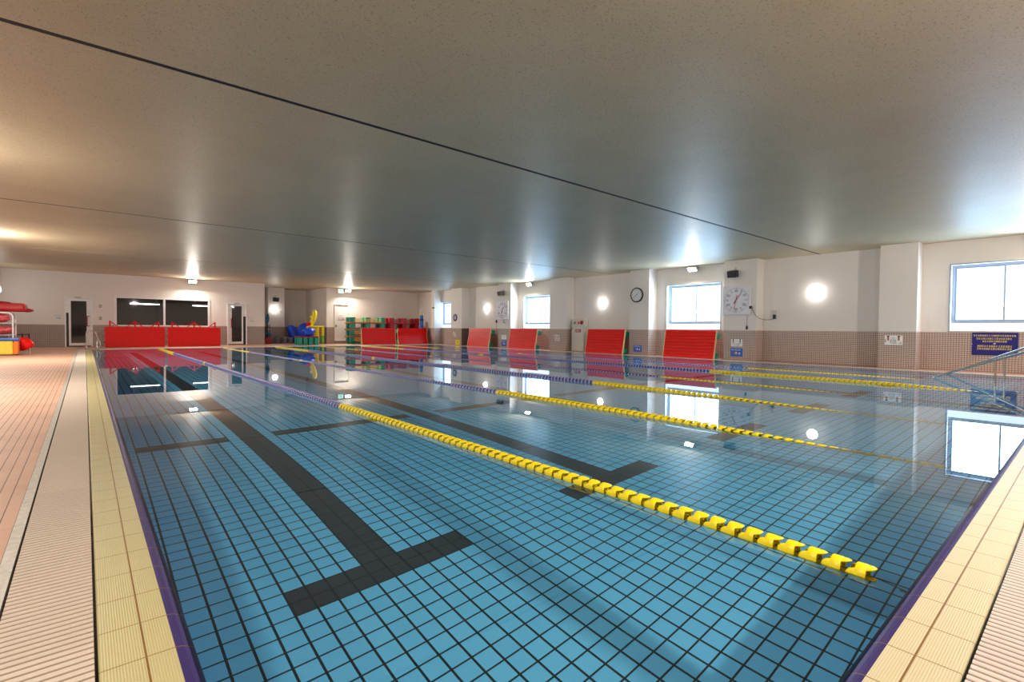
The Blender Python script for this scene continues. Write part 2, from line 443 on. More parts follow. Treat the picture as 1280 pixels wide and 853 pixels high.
# ---- back room behind far window and glass doors
mb = MB().box(LX, 7.27, 33.0, 33.1, -.02, 2.75).box(LX, 7.27, 29.55, 33.1, 2.7, 2.8).box(LX, 7.27, 29.55, 33.1, -.1, -.02).box(LX-.1, LX, 29.55, 33.1, -.02, 2.75)
mb.box(2.95, 3.0, 32.9, 33.0, 0, 2.7).box(LX, 7.27, 32.94, 33.0, .9, 1.05)
struct('wall_back_room', mb, 'grey_room')
for x, lab in ((2.3, 'fluorescent tube lamp glowing in the left half of the back room'), (4.95, 'fluorescent tube lamp glowing in the right half of the back room')):
    t = empty('ceiling_light', (x, 31.2, 2.05), lab, 'lamp', group=None)
    MB().box(-.62, .62, -.07, .07, .02, .10, bev=.01).box(-.5, -.47, -.01, .01, .1, .66).box(.47, .5, -.01, .01, .1, .66).build('housing', 'white_plastic', t)
    MB().tube([(-.6, 0, 0), (.6, 0, 0)], .022).build('tube', 'tube', t)

# ---- windows
def right_window(i, y0, y1, z0, z1, ym):
    root = bpy.data.objects.new('window_%d' % i, None); COL.objects.link(root); root.location = (RX+.25, (y0+y1)/2, z0); tag(root, kind='structure')
    o = (-(RX+.25), -(y0+y1)/2, -z0)
    T = Tm(o)
    # painted reveal
    mb = MB()
    mb.box(RX-.012, RX+.005, y0-.03, y0, z0-.03, z1+.03, T=T).box(RX-.012, RX+.005, y1, y1+.03, z0-.03, z1+.03, T=T)
    mb.box(RX-.012, RX+.005, y0, y1, z1, z1+.03, T=T)
    mb.build('casing', 'blue_frame', root)
    mb = MB().box(RX-.02, RX+.25, y0, y1, z0-.005, z0+.012, T=T, bev=.004); mb.build('window_sill', 'white_paint', root)
    MB().box(RX+.12, RX+.25, y0, y1, z0+.012, z0+.20, T=T, bev=.004).build('lower_panel', 'pane', root)  # panel given the panes' glow so that it shows pure white
    z0 += .19
    X0, X1 = RX+.17, RX+.25
    mb = MB(); w = .05
    mb.box(X0, X1, y0, y0+w, z0+.012, z1, T=T).box(X0, X1, y1-w, y1, z0+.012, z1, T=T).box(X0, X1, y0+w, y1-w, z1-w, z1, T=T).box(X0, X1, y0+w, y1-w, z0+.012, z0+.012+w, T=T)
    mb.build('window_frame', 'blue_frame', root)
    # two sliding sashes: the nearer one stands in front
    for (a, b, xo, nm) in ((ym-.02, y1-w, X0+.045, 'far'), (y0+w, ym+.02, X0+.01, 'near')):
        mb = MB(); s_ = .032
        mb.box(xo, xo+.03, a, a+s_, z0+.06, z1-w, T=T).box(xo, xo+.03, b-s_, b, z0+.06, z1-w, T=T)
        mb.box(xo, xo+.03, a+s_, b-s_, z1-w-s_, z1-w, T=T).box(xo, xo+.03, a+s_, b-s_, z0+.06, z0+.06+s_*1.3, T=T)
        sash = mb.build('sash', 'blue_frame', root)
        p = MB().box(xo+.012, xo+.018, a+s_, b-s_, z0+.06+s_*1.3, z1-w-s_, T=T).build('pane', 'pane', sash)
    MB().box(X0-.02, X0+.012, ym-.018, ym+.018, z0+.4, z0+.52, T=T, bev=.006).build('latch', 'steel', root)
for i, (w, ym) in enumerate(zip(WIN, (1.52, 9.62, 17.9, 25.95))): right_window(i+1, *w, ym)
# far window to the back room
root = bpy.data.objects.new('window_5', None); COL.objects.link(root); root.location = (2.9, FARY, .95); tag(root, kind='structure')
T = Tm((-2.9, -FARY, -.95)); a, b, c, d = FW; w = .07
mb = MB().box(a-.02, a+w, FARY-.02, FARY+.1, c-.02, d+.02, T=T).box(b-w, b+.02, FARY-.02, FARY+.1, c-.02, d+.02, T=T).box(a+w, b-w, FARY-.02, FARY+.1, d-w+.02, d+.02, T=T).box(a+w, b-w, FARY-.02, FARY+.1, c-.02, c+w-.03, T=T).box(2.89, 2.97, FARY-.02, FARY+.1, c+.04, d-.05, T=T)
mb.build('window_frame', 'white_frame', root)
for x0, x1 in ((a+w, 2.89), (2.97, b-w)):
    MB().box(x0, x1, FARY+.05, FARY+.056, c+.04, d-.05, T=T).build('pane', 'glass', root)

# glass doors
def glass_door(i, x0, x1, z1, hinge_left, gx0, gx1, hx):
    root = bpy.data.objects.new('door_%d' % i, None); COL.objects.link(root); root.location = ((x0+x1)/2, FARY, 0); tag(root, kind='structure')
    T = Tm((-(x0+x1)/2, -FARY, 0)); y0, y1 = FARY-.03, FARY+.12
    MB().box(x0, x0+.05, y0, y1, 0, z1, T=T).box(x1-.05, x1, y0, y1, 0, z1, T=T).box(x0+.05, x1-.05, y0, y1, z1-.05, z1, T=T).build('door_frame', 'white_frame', root)
    # side stile strip, black kick panel next to it
    if hinge_left: sx0, sx1, dx0, dx1 = x0+.05, gx0-.075, gx0-.075, x1-.05
    else: sx0, sx1, dx0, dx1 = gx1+.07, x1-.05, x0+.05, gx1+.07
    MB().box(sx0, sx1, FARY+.02, FARY+.08, 1.5, z1-.05, T=T).build('side_panel', 'white_frame', root)
    MB().box(sx0, sx1, FARY+.02, FARY+.08, .01, 1.5, T=T).build('side_panel', 'black', root)
    leaf = MB().box(dx0, gx0, FARY, FARY+.04, .05, z1-.06, T=T).box(gx1, dx1, FARY, FARY+.04, .05, z1-.06, T=T).box(gx0, gx1, FARY, FARY+.04, .05, .17, T=T).box(gx0, gx1, FARY, FARY+.04, 2.03, z1-.06, T=T).build('door_leaf', 'white_frame', root)
    MB().box(gx0, gx1, FARY+.015, FARY+.022, .17, 2.03, T=T).build('pane', 'glass', leaf)
    mb = MB().box(hx-.018, hx+.018, FARY-.07, FARY-.045, .92, 1.36, T=T, bev=.006); mb.build('door_handle', 'red_dark', leaf)
    mb = MB().box(hx-.02, hx+.09, FARY-.05, FARY, 1.345, 1.37, T=T).box(hx-.02, hx+.09, FARY-.05, FARY, .91, .935, T=T); mb.build('handle_bracket', 'black', leaf)
    xm = (x0+x1)/2
    MB().box(xm-.13, xm+.08, FARY-.08, FARY-.03, z1-.04, z1+.02, T=T, bev=.008).build('door_closer', 'dull_steel', root)
glass_door(1, *DOORS[0][:2], DOORS[0][3], True, -.47, .055, .075)
glass_door(2, *DOORS[1][:2], DOORS[1][3], False, 5.83, 6.30, 5.80)
# solid white door in the far right wall
root = bpy.data.objects.new('door_3', None); COL.objects.link(root); root.location = (11.69, 29.45, .17); tag(root, kind='structure')
T = Tm((-11.69, -29.45, -.17)); a, b, c, d = DR
MB().box(a, a+.035, 29.43, 29.56, c, d, T=T).box(b-.035, b, 29.43, 29.56, c, d, T=T).box(a+.035, b-.035, 29.43, 29.56, d-.035, d, T=T).box(a+.035, b-.035, 29.43, 29.56, c, c+.02, T=T).build('door_frame', 'ivory', root)
leaf = MB().box(a+.04, b-.04, 29.47, 29.51, c+.025, d-.04, T=T).build('door_leaf', 'white_paint', root)
mb = MB().tube([(a+.1, 29.47, 1.05), (a+.1, 29.41, 1.05), (a+.19, 29.41, 1.05)], .012, T=T).box(a+.08, a+.12, 29.455, 29.47, .97, 1.13, T=T); mb.build('door_handle', 'dark', leaf)

# ------------------------------------------------------------------ signs
def glyph_lines(mb, rows, w, h, mi, seed, T):
    """small illegible stroke characters: rows = list of (z centre, char height, x0, x1)"""
    rnd = random.Random(seed)
    for (zc, ch, x0, x1) in rows:
        x = x0; cw = ch*.95; t = ch*.13
        while x+cw*.8 <= x1:
            k = rnd.random()
            def hb(z, a=0, b=1): mb.box(x+cw*.82*a, x+cw*.82*b, -.0022, 0, zc+z*ch-t/2, zc+z*ch+t/2, mi, T)
            def vb(q, a=-.5, b=.5): mb.box(x+cw*.82*q-t/2, x+cw*.82*q+t/2, -.0021, 0, zc+a*ch, zc+b*ch, mi, T)
            if k < .3: hb(.42); hb(0, .1, .9); hb(-.42); vb(.5)
            elif k < .55: vb(.1); vb(.9); hb(.42); hb(.05); hb(-.4)
            elif k < .75: vb(.35); hb(.25); hb(-.25, .3, 1); vb(.8, -.5, .1)
            else: hb(.3, .1, .8); vb(.5, -.3, .5); hb(-.42, .2, .9)
            x += cw
def sign(name, w, h, mat, loc, rz, label, cat='sign', texts=(), extra=None, thick=.012):
    """a board whose face points along local -y; texts: (material, rows)"""
    t = empty(name, loc, label, cat, (0, 0, rz))
    MB().box(-w/2, w/2, 0, thick, -h/2, h/2, bev=.003).build('board', mat, t)
    for k, (tm, rows) in enumerate(texts):
        mb = MB(); glyph_lines(mb, rows, w, h, 0, hash_(name+str(loc))+k, None); mb.build('lettering', tm, t)
    if extra: extra(t)
    return t
def hash_(s): return sum(ord(c)*(i+1) for i, c in enumerate(s))
RZ = -PI/2      # board on the right wall: local -y must face world -x
# local +x on the right wall runs to world -y (towards camera) -> text reads left to right
big = sign('wall_sign', .82, .56, 'navy_sign', (RX-.014, 1.655, .69), RZ, 'navy notice board with yellow lettering below the largest window', 'sign',
     [('txt_yellow', [(.205, .042, -.385, .385), (.13, .042, -.33, .33), (.065, .042, -.22, .25)]), ('txt_yellow', [(-.055, .044, -.31, .31), (-.12, .044, -.32, .31)])],
     extra=lambda t: MB().box(-.415, -.405, -.004, 0, -.02, .01).box(.40, .42, -.004, 0, -.30, -.27).box(-.02, .02, -.004, 0, .0, .02).build('fixing', 'txt_white', t))
def people(t):
    for x in (-.115, .115):
        mb = MB().blob((x, -.003, .1), (.028, .003, .022), 10); mb.box(x-.03, x+.02, -.004, 0, .085, .1); mb.build('hair_print', 'black', t)
        MB().blob((x, -.003, .035), (.024, .003, .05), 10).build('figure_print', 'skin_red', t)
sign('wall_sign', .395, .255, 'txt_white', (FX-.014, 3.555, .745), RZ, 'white notice with two small orange figures on the tiled column', 'sign',
     [('txt_dark', [(.06, .02, -.04, .05), (.005, .03, -.075, .08), (-.04, .04, -.08, .08), (-.08, .024, -.06, .08), (.0, .04, -.19, -.15), (-.04, .04, -.19, -.15), (-.04, .04, .14, .18), (-.085, .03, .1, .19)])], extra=people)
def arrows(t):
    MB().box(-.13, -.10, -.004, 0, .0, .1).blob((-.115, -.002, .11), (.02, .003, .02), 8).blob((.115, -.002, .11), (.02, .003, .02), 8).box(.1, .13, -.004, 0, .0, .1).build('figure_print', 'txt_dark', t)
sign('wall_sign', .38, .245, 'txt_white', (FX-.014, 7.77, .565), RZ, 'white notice above the blue sign, below the large square timing clock', 'sign',
     [('txt_dark', [(.06, .018, -.06, .07), (-.03, .028, -.15, .15), (-.08, .03, -.11, .11)])], extra=arrows)
def pool_print(t, s=1.0):
    mb = MB().blob((-.06*s, -.003, -.03*s), (.032*s, .003, .035*s), 10).blob((.04*s, -.003, -.035*s), (.03*s, .003, .03*s), 10)
    mb.build('figure_print', 'skin_red', t)
    MB().blob((-.01*s, -.004, -.02*s), (.025*s, .003, .04*s), 10).blob((.1*s, -.004, -.03*s), (.02*s, .003, .04*s), 10).build('figure_print', 'txt_white', t)
sign('wall_sign', .40, .265, 'blue_sign', (FX-.014, 7.77, .25), RZ, 'blue sign with red and white figures on the column under the large timing clock', 'sign', [('txt_white', [(.085, .04, -.16, .16)])], extra=pool_print)
sign('wall_sign', .38, .27, 'blue_sign', (FX-.014, 11.67, .24), RZ, 'blue sign with red and white figures on the column under the round clock', 'sign', [('txt_white', [(.085, .04, -.16, .16)])], extra=pool_print)
sign('wall_sign', .39, .29, 'blue_sign', (FX-.014, 19.87, .23), RZ, 'blue sign with red and white figures under the distant square clock', 'sign', [('txt_white', [(.085, .04, -.16, .16)])], extra=pool_print)
sign('wall_sign', .39, .22, 'txt_white', (FX-.014, 19.87, .54), RZ, 'white notice with dark print under the distant square clock', 'sign', [('txt_dark', [(.03, .03, -.15, .15), (-.04, .03, -.15, .15)])])
def white_marks(name, loc, rows, label):
    o = MB(); glyph_lines(o, rows, 1, 1, 0, hash_(label), None); q = o.build(name, 'txt_white', None, loc, (0, 0, RZ)); return tag(q, label, 'lettering')
white_marks('wall_lettering', (FX-.001, 16.05, .57), [(.075, .15, -.22, .22), (-.08, .12, -.15, .17)], 'white characters marked on the tiled column left of the fire hydrant cabinet')
white_marks('wall_lettering', (FX-.001, 24.37, .63), [(.05, .17, -.21, .2), (-.1, .1, -.12, .16)], 'white characters on the tiled far column above the yellow notice')
sign('wall_sign', .42, .28, 'yellow', (FX-.014, 24.08, .17), RZ, 'small yellow notice low on the far tiled column', 'sign', [('txt_dark', [(.05, .035, -.15, .15), (-.04, .035, -.15, .15)])])
o = tag(MB().lathe([(0, 0), (.2, 0), (.215, .01), (.2, .02), (0, .02)], 28).build('round_sign', 'dark', None, (FX, 24.34, 1.6), (0, -PI/2, 0)), 'dark oval plaque on the far column above the tiling', 'sign')
MB().lathe([(0, 0), (.13, 0), (.13, .004)], 20, T=Tm((0, 0, .021))).build('plaque_face', 'lavender', o)
# red alarm on the far corner
t = empty('fire_alarm', (FX, 26.82, 2.24), 'small red alarm on the far right corner of the wall', 'alarm', (0, 0, RZ))
MB().lathe([(0, -.07), (.06, -.065), (.09, -.02), (.09, 0)], 16, T=Tm((0, 0, 0), (-PI/2, 0, 0)) @ Matrix.Scale(-1, 4, (0, 0, 1))).build('bell', 'red_dark', t)
MB().box(-.05, .22, -.02, 0, -.05, .03, bev=.005).build('back_plate', 'dark', t)
# signs on the far walls (face -y already)
sign('wall_sign', .23, .2, 'white_plastic', (-.89, FARY-.013, 1.29), 0, 'small white notice with green marks left of the left glass door', 'sign', [('txt_green', [(-.03, .06, -.07, .09), (.085, .025, -.11, .11)])])
sign('wall_sign', .22, .19, 'white_plastic', (6.765, FARY-.013, 1.3), 0, 'small white notice with green marks right of the right glass door', 'sign', [('txt_green', [(-.03, .06, -.07, .09), (.08, .025, -.1, .1)])])
sign('wall_sign', .44, .3, 'white_plastic', (11.69, 29.455, 1.6), 0, 'white notice with red lettering on the plain white door', 'sign', [('txt_red', [(.05, .07, -.15, .15), (-.07, .055, -.2, .2)])])
for z, lab in ((1.83, 'upper of two olive switch plates right of the left glass door'), (1.28, 'lower of two olive switch plates right of the left glass door')):
    t = empty('switch_plate', (.535, FARY, z), lab, 'switch')
    MB().box(-.045, .045, -.012, 0, -.065, .065, bev=.003).build('plate', plain('olive switch plate', (150, 142, 90), .5), t)
    MB().box(-.018, .018, -.018, -.012, -.03, .03).build('rocker', 'ivory', t)
# exit sign (lit)
t = empty('exit_sign', (11.54, 29.2, 3.12), 'glowing green and white exit sign above the plain white door', 'exit sign')
MB().box(-.17, .17, .0, .09, -.13, .13, bev=.006).build('housing', 'white_plastic', t)
f = MB().box(-.15, .15, -.006, .0, -.11, .11).build('lit_panel', 'exit_green', t)
MB().box(-.02, .02, .02, .06, .13, .18).build('mounting', 'white_plastic', t)
mb = MB().box(-.03, .03, -.012, -.006, -.02, .03).blob((.01, -.009, .055), (.02, .004, .02), 8).box(-.06, -.02, -.012, -.006, -.075, -.03).box(.02, .07, -.012, -.006, -.07, -.04)
mb.build('running_figure', 'txt_green', t)

# ------------------------------------------------------------------ clocks
def text_mesh(body, size, mat, parent, x, z, name='numeral', y=-.022):
    cu = bpy.data.curves.new('numeral', 'FONT'); cu.body = body; cu.size = size; cu.align_x = 'CENTER'; cu.align_y = 'CENTER'; cu.extrude = .001
    ob = bpy.data.objects.new('tmp', cu); COL.objects.link(ob)
    dg = bpy.context.evaluated_depsgraph_get(); me = bpy.data.meshes.new_from_object(ob.evaluated_get(dg)); bpy.data.objects.remove(ob)
    me.materials.clear(); me.materials.append(M[mat])
    o = bpy.data.objects.new(name, me); COL.objects.link(o); o.parent = parent; o.location = (x, y, z); o.rotation_euler = (PI/2, 0, 0); return o
def hand(mb, ang, l0, l1, w, y):
    c, s_ = math.cos(PI/2-ang), math.sin(PI/2-ang)
    p = [(-l0*c-w*s_, -l0*s_+w*c), (-l0*c+w*s_, -l0*s_-w*c), (l1*c+w*.4*s_, l1*s_-w*.4*c), (l1*c-w*.4*s_, l1*s_+w*.4*c)]
    mb.add([(a, y-.003, b) for a, b in p]+[(a, y, b) for a, b in p], [(0, 1, 2, 3), (7, 6, 5, 4), (0, 4, 5, 1), (1, 5, 6, 2), (2, 6, 7, 3), (3, 7, 4, 0)])
def square_clock(loc, w, h, label, cord_side):
    t = empty('timing_clock', loc, label, 'clock', (0, 0, RZ))
    MB().box(-w/2, w/2, 0, .06, -h/2, h/2, bev=.012).build('case', 'white_plastic', t, (0, -.06, 0))
    face = MB().box(-w/2+.02, w/2-.02, -.064, -.06, -h/2+.02, h/2-.02).build('face', 'clock_face', t)
    mb = MB(); rr = min(w, h)/2*.9
    for k in range(60):
        a = 2*PI*k/60; l = .035 if k % 5 else .07; wd = .004 if k % 5 else .008
        hand(mb, a, -(rr-l), rr, wd, -.065)
    mb.build('minute_marks', 'hand_navy', t)
    for k, b in enumerate(('60', '5', '10', '15', '20', '25', '30', '35', '40', '45', '50', '55')):
        a = 2*PI*k/12; big_ = k % 2 == 0
        text_mesh(b, rr*(.27 if big_ else .17), 'hand_navy', t, rr*.72*math.sin(a), rr*.72*math.cos(a), y=-.066)
    mb = MB(); hand(mb, R(36), .14, rr*.83, .012, -.07); hand(mb, R(36)+PI, -.02, .16, .018, -.071); mb.build('clock_hand', 'hand_navy', t)
    mb = MB(); hand(mb, R(192), .17, rr*.95, .010, -.076); mb.build('clock_hand', 'hand_red', t)
    mb = MB(); hand(mb, R(195), .0, rr*.32, .014, -.074); hand(mb, R(8), .0, rr*.34, .014, -.074); mb.build('clock_hand', 'hand_red', t)
    MB().lathe([(0, -.085), (.02, -.083), (.022, -.066)], 12, T=Tm((0, 0, 0), (-PI/2, 0, 0)) @ Matrix.Scale(-1, 4, (0, 0, 1))).build('hub', 'dark', t)
    return t
clock_a = square_clock((FX-.001, 7.79, 1.972), .925, .965, 'large square white timing clock with navy and red hands', 1)
clock_b = square_clock((FX-.001, 19.95, 1.92), .93, .96, 'distant square white timing clock beyond two windows', -1)
# round clock
t = empty('round_clock', (FX, 11.73, 2.328), 'round black rimmed wall clock with white dial', 'clock', (0, 0, RZ))
Tc = Tm((0, 0, 0), (PI/2, 0, 0))
MB().lathe([(.0, 0), (.285, 0), (.29, .03), (.28, .055), (.255, .06), (.245, .045)], 40, T=Tc).build('rim', 'black', t)
MB().lathe([(0, .036), (.25, .036)], 40, T=Tc).build('dial', 'white_plastic', t)
mb = MB()
for k in range(12): hand(mb, 2*PI*k/12, -.195, .225, .009, -.038)
mb.build('hour_marks', 'txt_dark', t)
mb = MB(); hand(mb, R(50), .03, .13, .012, -.042); hand(mb, R(232), .03, .19, .009, -.046); mb.build('clock_hand', 'black', t)
MB().box(-.1, .05, -.03, 0, .285, .31).build('hanging_bracket', 'ivory', t)

# ------------------------------------------------------------------ speakers
def speaker(loc, rz, label):
    t = empty('wall_speaker', loc, label, 'loudspeaker', (0, 0, rz))
    b = MB().box(-.15, .15, -.30, -.08, -.11, .11, bev=.02, T=Tm((0, 0, 0), (R(12), 0, 0))).build('cabinet', 'black', t)
    MB().box(-.13, .13, -.306, -.298, -.09, .09, T=Tm((0, 0, 0), (R(12), 0, 0))).build('grille', 'dark', b)
    MB().tube([(0, -.12, .05), (0, -.04, .13), (0, 0, .13)], .016).box(-.03, .03, -.008, 0, .06, .2).build('bracket', 'dull_steel', t)
speaker((FX, 7.86, 2.87), RZ, 'black loudspeaker bracketed above the large square timing clock')
speaker((FX, 19.95, 2.82), RZ, 'black loudspeaker bracketed above the distant square clock')
speaker((8.6, 31.8, 2.62), 0, 'black loudspeaker on the alcove pillar above the round lamp')

# ------------------------------------------------------------------ lamps
def globe(loc, rz, label):
    t = empty('wall_lamp', loc, label, 'lamp', (0, 0, rz))
    Tq = Tm((0, 0, 0), (PI/2, 0, 0))
    MB().lathe([(0, 0), (.15, 0), (.155, .02), (.14, .05)], 28, T=Tq).build('base_plate', 'white_plastic', t)
    MB().lathe([(.15*math.cos(a), .045+.12*math.sin(a)) for a in [k*PI/2/8 for k in range(9)]], 28, T=Tq).build('opal_shade', 'lamp_white', t)
globe((RX, 5.617, 2.146), RZ, 'glowing round wall lamp nearest the camera on the right wall')
globe((RX, 13.88, 2.11), RZ, 'glowing round wall lamp above the red hydrant cabinet lights')
globe((RX, 22.0, 2.10), RZ, 'glowing round wall lamp beside the distant square clock')
globe((8.57, 31.8, 2.02), 0, 'glowing round wall lamp on the alcove pillar')
globe((LX, 27.9, 2.32), PI/2, 'glowing round wall lamp above the equipment rack at the left edge')
def flood(loc, rz, label, power=60, vis=True):
    t = empty('floodlight', loc, label, 'lamp', (0, 0, rz))
    Tt = Tm((0, -.30, -.03), (R(39), 0, 0))
    b = MB().box(-.17, .17, 0, .07, -.085, .085, T=Tt, bev=.01).build('housing', 'dull_steel', t)
    MB().box(-.155, .155, -.006, 0, -.07, .07, T=Tt).build('lamp_face', 'flood_face', b)
    MB().tube([(-.19, -.28, -.03), (-.19, -.16, .06), (-.0, -.14, .07), (.19, -.16, .06), (.19, -.28, -.03)], .009, 8).box(-.03, .03, -.16, -.12, .06, .11).build('bracket', 'dark', t)
    L = bpy.data.lights.new('floodlight', 'AREA'); L.shape = 'RECTANGLE'; L.size = .3; L.size_y = .13; L.energy = power; L.color = (1, .91, .79)
    lo = bpy.data.objects.new('flood_lamp', L); COL.objects.link(lo)
    lo.matrix_world = Tm(loc, (0, 0, rz)) @ Tt @ Tm((0, -.012, 0), (-PI/2, 0, 0))
    L.cycles.is_caustics_light = True
    return t
FP = 150
fz = CZ-.115
flood((RX, 9.55, fz), RZ, 'ceiling floodlight above the window beside the large square clock', FP*.55)
flood((RX, 18.25, fz), RZ, 'ceiling floodlight above the distant window between two columns', FP*.5)
flood((RX, .9, fz), RZ, 'floodlight above the largest window', FP*.6)
flood((4.06, FARY, fz), 0, 'dazzling floodlight above the far window of the back room', FP*1.5)
flood((11.97, 29.45, fz), 0, 'dazzling floodlight beside the exit sign on the far wall', FP*1.5)
for x, y, w_, pf in ((-1.3, .9, 'nearest', .85), (LX, 9.5, 'second', 1.8), (LX, 18.3, 'third', 2.6)): flood((x, y, fz), PI/2, 'floodlight high on the left side out of frame, %s of the three' % w_, FP*pf)  # nearest hangs in from the wall, moved to place the pool edge shadow
for x, w_ in ((3.65, 'left'), (11.97, 'right')): flood((x, -1.85, fz), PI, 'floodlight under the ceiling behind the camera, %s of the pair' % w_, FP*1.45)

# daylight through the frosted windows
for (y0, y1, z0, z1), ym in zip(WIN, (1.52, 9.62, 17.9, 25.95)):
    for a, b, x in ((ym+.015, y1-.085, RX+.222), (y0+.085, ym-.015, RX+.187)):       # one per sash, against its pane
        L = bpy.data.lights.new('window_daylight', 'AREA'); L.shape = 'RECTANGLE'; L.size = b-a; L.size_y = z1-z0-.38
        L.energy = (38 if y0 > 20 else 100)*(b-a)*(z1-z0)/3.0; L.color = (.42, .70, 1.0)
        lo = bpy.data.objects.new('window_daylight', L); COL.objects.link(lo)
        # the lamp shines along its local -z: turn that to -x, with size_y upright
        lo.matrix_world = Matrix.Translation((x, (a+b)/2, (z0+.30+z1-.08)/2)) @ Matrix(((0, 0, 1, 0), (1, 0, 0, 0), (0, 1, 0, 0), (0, 0, 0, 1)))
        L.cycles.is_caustics_light = True
for o in (water,): o.cycles.is_caustics_caster = True
for o in (pool_floor, pool_wall): o.cycles.is_caustics_receiver = True

# ------------------------------------------------------------------ lane ropes
def float_mesh(name, mats, n=32):
    mb = MB(); r1, r0 = .0405, .0365
    def ext(a): return .018+.031*max(0, math.cos(2*a))**.45
    # petals on both sides, four each (two pairs), scalloped ends; +y side turned 45 degrees
    ys = []
    for side, ph in ((1, 0), (-1, PI/2)):
        vs = []; fs = []
        for j in range(n):
            a = 2*PI*j/n; e = ext(a+ph/1.0)
            for (rr, u) in ((r1, 0), (r1+.001, .6), (r1-.002, 1), (r0-.003, 1), (r0, .5), (r0, 0)):
                y = side*(.012*(1-u)+max(e, .012)*u); vs.append((rr*math.cos(a), y if u else 0, rr*math.sin(a)))
        for j in range(n):
            k = (j+1) % n
            for q in range(5): fs.append((j*6+q, k*6+q, k*6+q+1, j*6+q+1) if side > 0 else (j*6+q+1, k*6+q+1, k*6+q, j*6+q))
        mb.add(vs, fs, 0, True)
    # central band and hub spokes
    vs = []; fs = []
    prof = [(.0405, -.019), (.0425, -.016), (.0425, .016), (.0405, .019)]
    for j in range(n):
        a = 2*PI*j/n
        for rr, y in prof: vs.append((rr*math.cos(a), y, rr*math.sin(a)))
    for j in range(n):
        k = (j+1) % n
        for q in range(3): fs.append((j*4+q, k*4+q, k*4+q+1, j*4+q+1))
    mb.add(vs, fs, 1, True)
    mb.tube([(0, -.014, 0), (0, .014, 0)], .011, 10, 1)
    for a in (0, PI/2, PI, 3*PI/2):
        mb.box(.008, .036, -.008, .008, -.002, .002, 1, Tm((0, 0, 0), (0, a, 0)))
    me = bpy.data.meshes.new(name); me.from_pydata(mb.v, [], mb.f)
    for m_ in mats: me.materials.append(M[m_])
    me.polygons.foreach_set('material_index', mb.mi); me.polygons.foreach_set('use_smooth', mb.sm); me.update()
    return me, mb
FY = float_mesh('float_yellow', ('yellow', 'yellow')); FB = float_mesh('float_blue', ('lavender', 'purple'))
FBs = float_mesh('float_blue_s', ('lavender', 'purple'), 12); FYs = float_mesh('float_yellow_s', ('yellow', 'yellow'), 12)
PITCH = .0866
ordn = ['lane rope nearest the camera with yellow and lavender floats ending beside the near coping', 'second lane rope from the camera, its near end sunk by the window reflection',
        'third lane rope from the camera, yellow floats sunk below the surface', 'fourth lane rope from the camera, thin yellow end sunk in the water',
        'fifth lane rope, bright yellow near end floating high', 'sixth and farthest lane rope, beside the right wall']
ropes = [(2.35, .55), (4.74, .52), (6.96, .52), (9.06, .52), (11.22, .75), (13.13, .9)]
def sinkz(i, y):
    e = max(0.0, 1-(y-.5)/(.7, 2.8, 4.4, 3.6, 2.1, 3.2)[i]); e2 = max(0.0, 1-(25.8-y)/.9)
    amp = (.012, .080, .085, .07, .10, .06)[i]
    nb = (0, 0, 0, -.03, .003, -.03)[i]; fb = (0, -.02, 0, -.03, -.012, -.03)[i]
    k = min(1, max(0, (y-5.2)/2)); base = nb+(fb-nb)*k
    return base-.006-amp*e**1.5-.02*e2**2
for i, (rx, y0) in enumerate(ropes):
    t = empty('lane_rope', (rx, y0, 0), ordn[i], 'lane rope', group=None)
    n = int((25.72-y0)/PITCH); rest = MB(); first = True
    for k in range(n):
        y = y0+.04+k*PITCH
        yel = y < 5.9 or y > 20.85 or abs(y-14.9) < .1
        z = sinkz(i, y); ry = .16*math.sin(k*.7+i*2)+.05*math.sin(k*2.3)
        if k < 100:
            o = bpy.data.objects.new('float', (FY if yel else FB)[0]); COL.objects.link(o); o.parent = t
            o.location = (0, y-y0, z); o.rotation_euler = (0, ry, 0)
        else:
            src = (FYs if yel else FBs)[1]; T = Tm((0, y-y0, z), (0, ry, 0)); off = len(rest.v)
            rest.v += [tuple(T @ Vector(p)) for p in src.v]; rest.f += [tuple(q+off for q in f) for f in src.f]
            rest.mi += [(2 if yel else m_) for m_ in src.mi]; rest.sm += src.sm
    o = rest.build('float_row', ['lavender', 'purple', 'yellow'], t); o['kind'] = 'stuff'
    pts = [(0, .405-y0, -.075)]+[(0, y-y0, sinkz(i, y)) for y in [y0+.3*j for j in range(0, 85) if y0+.3*j < 25.7]]+[(0, 25.88-y0, -.06)]
    MB().tube(pts, .0035, 6).build('cable', 'dark', t)
    MB().lathe([(.0, 0), (.03, 0), (.03, .008), (0, .008)], 14, T=Tm((0, .405+.02-y0, -.075), (-PI/2, 0, 0))).tube([(0, .42-y0, -.075), (0, .47-y0, -.062)], .008).build('anchor', 'steel', t)

# ------------------------------------------------------------------ handrails
def handrail(x, ys, label, ztop):
    t = empty('handrail', (x, ys, 0), label, 'handrail')
    # slanting double-bend rail from the water up to the deck end, with a post
    zr = lambda y: ztop+(y-1.0)*(ztop-.0)/(1.0-ys)
    pts = [(0, .15, -.42), (0, .03, -.08), (0, 0, -.02), (0, -.03, .012)]+[(0, y-ys, zr(y)) for y in (ys-.2, 1.6, 1.0, .35)]+[(0, .12-ys, zr(.35)+.03), (0, .0-ys, zr(.35)-.0), (0, -.08-ys, zr(.35)-.12), (0, -.08-ys, 0)]
    MB().tube(pts, .023, 12).build('rail', 'steel', t)
    MB().tube([(0, 1.33-ys, DEP), (0, 1.33-ys, zr(1.33))], .017, 12).build('post', 'steel', t)
    MB().lathe([(.02, 0), (.05, 0), (.05, .012), (.02, .02)], 16, T=Tm((0, -.08-ys, 0))).build('base_flange', 'steel', t)
handrail(13.86, 2.30, 'steel step handrail dipping into the water, left of the pair', .56)
